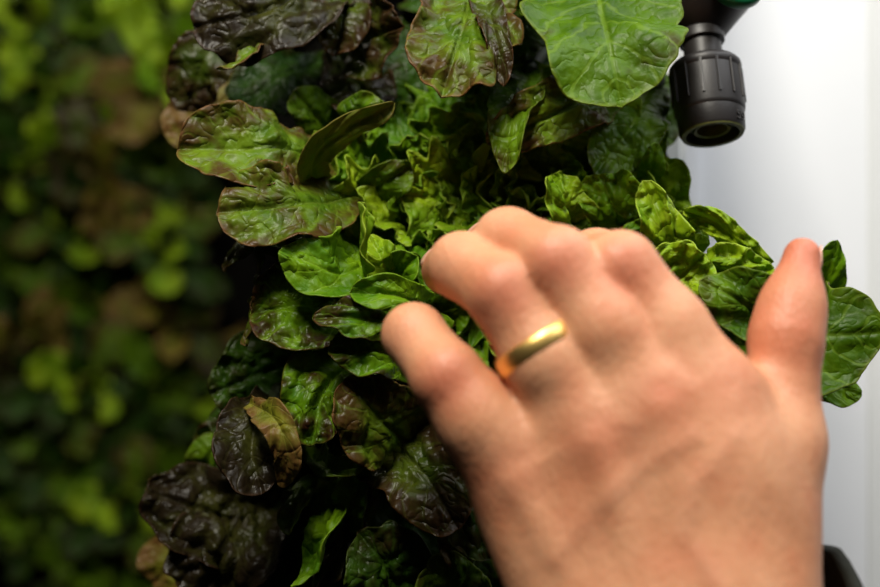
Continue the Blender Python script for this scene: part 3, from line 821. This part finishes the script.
def surface_nets(F, lo, h):
    nx, ny, nz = F.shape
    s = F < 0
    c = np.zeros((nx - 1, ny - 1, nz - 1), np.int8)
    for i in (0, 1):
        for j in (0, 1):
            for k in (0, 1):
                c += s[i:nx - 1 + i, j:ny - 1 + j, k:nz - 1 + k]
    act = (c > 0) & (c < 8)
    ids = -np.ones(act.shape, np.int64)
    cells = np.argwhere(act)
    ids[act] = np.arange(len(cells))
    acc = np.zeros((len(cells), 3)); cnt = np.zeros(len(cells))
    cor = [(i, j, k) for i in (0, 1) for j in (0, 1) for k in (0, 1)]
    ci, cj, ck = cells.T
    for a in cor:
        for ax in range(3):
            if a[ax] == 0:
                b = list(a); b[ax] = 1
                fa_ = F[ci + a[0], cj + a[1], ck + a[2]]; fb_ = F[ci + b[0], cj + b[1], ck + b[2]]
                x = (fa_ < 0) != (fb_ < 0)
                t = np.where(x, fa_ / np.where(x, fa_ - fb_, 1), 0)
                pnt = np.array(a, float)[None] + 0 * t[:, None]
                pnt[:, ax] += t
                acc[x] += pnt[x]; cnt[x] += 1
    V = lo + h * (cells + acc / cnt[:, None])
    quads = []
    for ax in range(3):
        sl0 = [slice(None)] * 3; sl1 = [slice(None)] * 3
        sl0[ax] = slice(0, -1); sl1[ax] = slice(1, None)
        e = s[tuple(sl0)] != s[tuple(sl1)]
        idx = np.argwhere(e)
        o1, o2 = [q for q in range(3) if q != ax]
        ok = (idx[:, o1] > 0) & (idx[:, o2] > 0) & (idx[:, o1] < F.shape[o1] - 1) & (idx[:, o2] < F.shape[o2] - 1)
        idx = idx[ok]
        def cid(d1, d2):
            q = idx.copy(); q[:, o1] -= d1; q[:, o2] -= d2
            return ids[q[:, 0], q[:, 1], q[:, 2]]
        qd = np.stack([cid(1, 1), cid(0, 1), cid(0, 0), cid(1, 0)], 1)
        ins = s[idx[:, 0], idx[:, 1], idx[:, 2]]
        flip = ins if ax != 1 else ~ins
        qd[~flip] = qd[~flip][:, ::-1]
        quads.append(qd)
    return V, np.concatenate(quads)


V, Q = surface_nets(hand, lo, hstep)
# attributes
pink = np.zeros(len(V)); vein = np.zeros(len(V))
for f, js in FING.items():
    for q, (rr, am) in enumerate(((.0100, .5), (.0085, .8), (.007, .35), (.009, .8))):
        c = np.array(P(*js[q][:3])); c[1] -= .008
        pink = np.maximum(pink, am * np.exp(-((V - c) ** 2).sum(1) / rr ** 2))
for q, rr in ((2, .014), (3, .016), (1, .008)):
    c = np.array(P(*THUMB[q][:3]))
    pink = np.maximum(pink, .9 * np.exp(-((V - c) ** 2).sum(1) / rr ** 2))
for a, b in VP:
    ba = b - a
    t = np.clip(((V - a) @ ba) / (ba @ ba), 0, 1)
    dd = ((V - a - t[:, None] * ba) ** 2).sum(1)
    dxz = ((V - a - t[:, None] * ba)[:, [0, 2]] ** 2).sum(1)
    vein = np.maximum(vein, np.exp(-dxz / .0026 ** 2) * (V[:, 1] < .31))
V[:, 1] -= .0005 * vein
root = empty('person', WR, 'person in dark sleeve with gold ring, only the left hand visible, reaching into lettuces', 'person')
me = bpy.data.meshes.new('hand')
me.from_pydata((V - np.array(WR)).tolist(), [], Q.tolist())
for nm, arr in (('pink', pink), ('vein', vein)):
    at = me.attributes.new(nm, 'FLOAT', 'POINT'); at.data.foreach_set('value', arr.astype(np.float32))
hb_ = link('body', me, m_skin, root)
sm = hb_.modifiers.new('smooth', 'SMOOTH'); sm.factor = .5; sm.iterations = 4

# nails
def nail(js, dors, wd):
    a, b = Vector(P(*js[2][:3])), Vector(P(*js[3][:3]))
    r = js[3][3]
    T = (b - a).normalized(); N = Vector(dors); N = (N - N.dot(T) * T).normalized(); S = T.cross(N)
    bm = bmesh.new(); g = []
    nl = wd * 1.25
    for i in range(11):
        y = -1 + 2 * i / 10
        row = []
        for j in range(11):
            x = -1 + 2 * j / 10
            hw = wd * (1 - .18 * abs(y) ** 3)
            th = x * hw / r
            rad = r + .0003 - (js[2][3] - r) / (b - a).length * (y * nl * .5 + r * .05) - .0007 * max(0, -y) ** 4
            row.append(bm.verts.new(b + T * (y * nl * .5 + r * .05) + S * (rad * math.sin(th)) + N * (rad * math.cos(th)) - Vector(WR)))
        g.append(row)
    for i in range(10):
        for j in range(10):
            bm.faces.new((g[i][j], g[i][j + 1], g[i + 1][j + 1], g[i + 1][j]))
    bmesh.ops.recalc_face_normals(bm, faces=bm.faces[:])
    o = from_bm('nail', bm, m_nail, root)
    s = o.modifiers.new('t', 'SOLIDIFY'); s.thickness = .0006; s.offset = -1


nail(FING['little'], (-.5, -.1, .9), .0052)
nail(FING['ring'], (-.55, -.2, .9), .0062)
nail(FING['middle'], (-.6, -.2, .9), .0066)
nail(FING['index'], (-.2, -.2, .9), .0066)
nail(THUMB, (.75, .66, 0), .0062)

# ring
a, ra = pj(FING['ring'][0]); b, rb = pj(FING['ring'][1])
t = .60
c = Vector(a + (b - a) * t); rr = ra - .0012 + (rb - ra + .0012) * t + .0006
bm = bmesh.new()
prof = []
for q in range(12):
    an = 2 * PI * q / 12
    prof.append((rr + .0004 + .0010 * math.cos(an), .0029 * math.sin(an)))
add_lathe(bm, prof, 72, close=True)
o = from_bm('ring', bm, m_gold, root)
tag(o, 'gold ring')
o.location = c - Vector(WR)
o.rotation_mode = 'QUATERNION'
o.rotation_quaternion = Vector(b - a).to_track_quat('Z', 'Y')

# sleeve
ax = (Vector(FOREARM) - WR).normalized()
s0 = P(724, 600, .336)
bm = bmesh.new()
n = 56; rings = []
e1 = Vector((0, 1, 0)); e1 = (e1 - e1.dot(ax) * ax).normalized(); e2 = ax.cross(e1)
prof = [(.0, .0325), (.0, .0355), (.004, .0365), (.03, .037), (.08, .040), (.13, .046), (.131, .043), (.08, .037), (.03, .0345), (.004, .0335)]
for z, r in prof:
    row = []
    for k in range(n):
        th = 2 * PI * k / n
        wob = 1 + .03 * math.sin(3 * th + z * 60) + .02 * math.sin(5 * th - z * 90)
        row.append(bm.verts.new(s0 + ax * (z + .045 * max(0.0, -math.cos(th))) + (e1 * (math.cos(th) * .72) + e2 * math.sin(th)) * r * wob - Vector(WR)))
    rings.append(row)
for i in range(len(rings)):
    A_, B_ = rings[i], rings[(i + 1) % len(rings)]
    for k in range(n):
        bm.faces.new((A_[k], A_[(k + 1) % n], B_[(k + 1) % n], B_[k]))
bmesh.ops.recalc_face_normals(bm, faces=bm.faces[:])
tag(from_bm('sleeve', bm, m_cloth, root), 'dark olive sleeve')

# ================================================================== LIGHT AND CAMERA
def area(name, loc, target, size, power, col=(1, 1, 1), sy=None):
    l = bpy.data.lights.new(name, 'AREA')
    l.energy = power; l.color = col
    l.shape = 'RECTANGLE'; l.size = size; l.size_y = sy or size
    o = bpy.data.objects.new(name, l); COL.objects.link(o)
    o.location = loc
    o.rotation_euler = (Vector(target) - Vector(loc)).to_track_quat('-Z', 'Y').to_euler()
    return o


area('grow_light', (-.12, .02, CZ + .58), (.0, .38, CZ), .16, 7.2, (1, .95, .84), .26)
area('panel_fill_light', (.52, .22, CZ + .8), (.24, .6, CZ - .15), .8, 9.5, (.95, .975, 1))  # unseen fill added to brighten the white panel, not a window
area('back_fill_light', (-.34, .84, CZ + .6), (-.30, 1.05, CZ), .2, 1.7, (1, .93, .74))  # unseen fill added steeply above the far lettuces to keep their gaps black

wd = bpy.data.worlds.new('world'); SC.world = wd; wd.use_nodes = True
wd.node_tree.nodes['Background'].inputs[0].default_value = (1, 1, 1, 1)
wd.node_tree.nodes['Background'].inputs[1].default_value = .008

cam = bpy.data.cameras.new('camera'); co = bpy.data.objects.new('camera', cam); COL.objects.link(co)
co.location = (0, 0, CZ); co.rotation_euler = (PI / 2, 0, 0)
cam.sensor_width = 36; cam.lens = FPX / 880 * 36
cam.clip_start = .01
cam.dof.use_dof = True; cam.dof.focus_distance = .382; cam.dof.aperture_fstop = 5.6
SC.camera = co
SC.view_settings.view_transform = 'Standard'; SC.view_settings.look = 'None'
SC.view_settings.exposure = 0; SC.view_settings.gamma = 1; SC.view_settings.use_curve_mapping = False
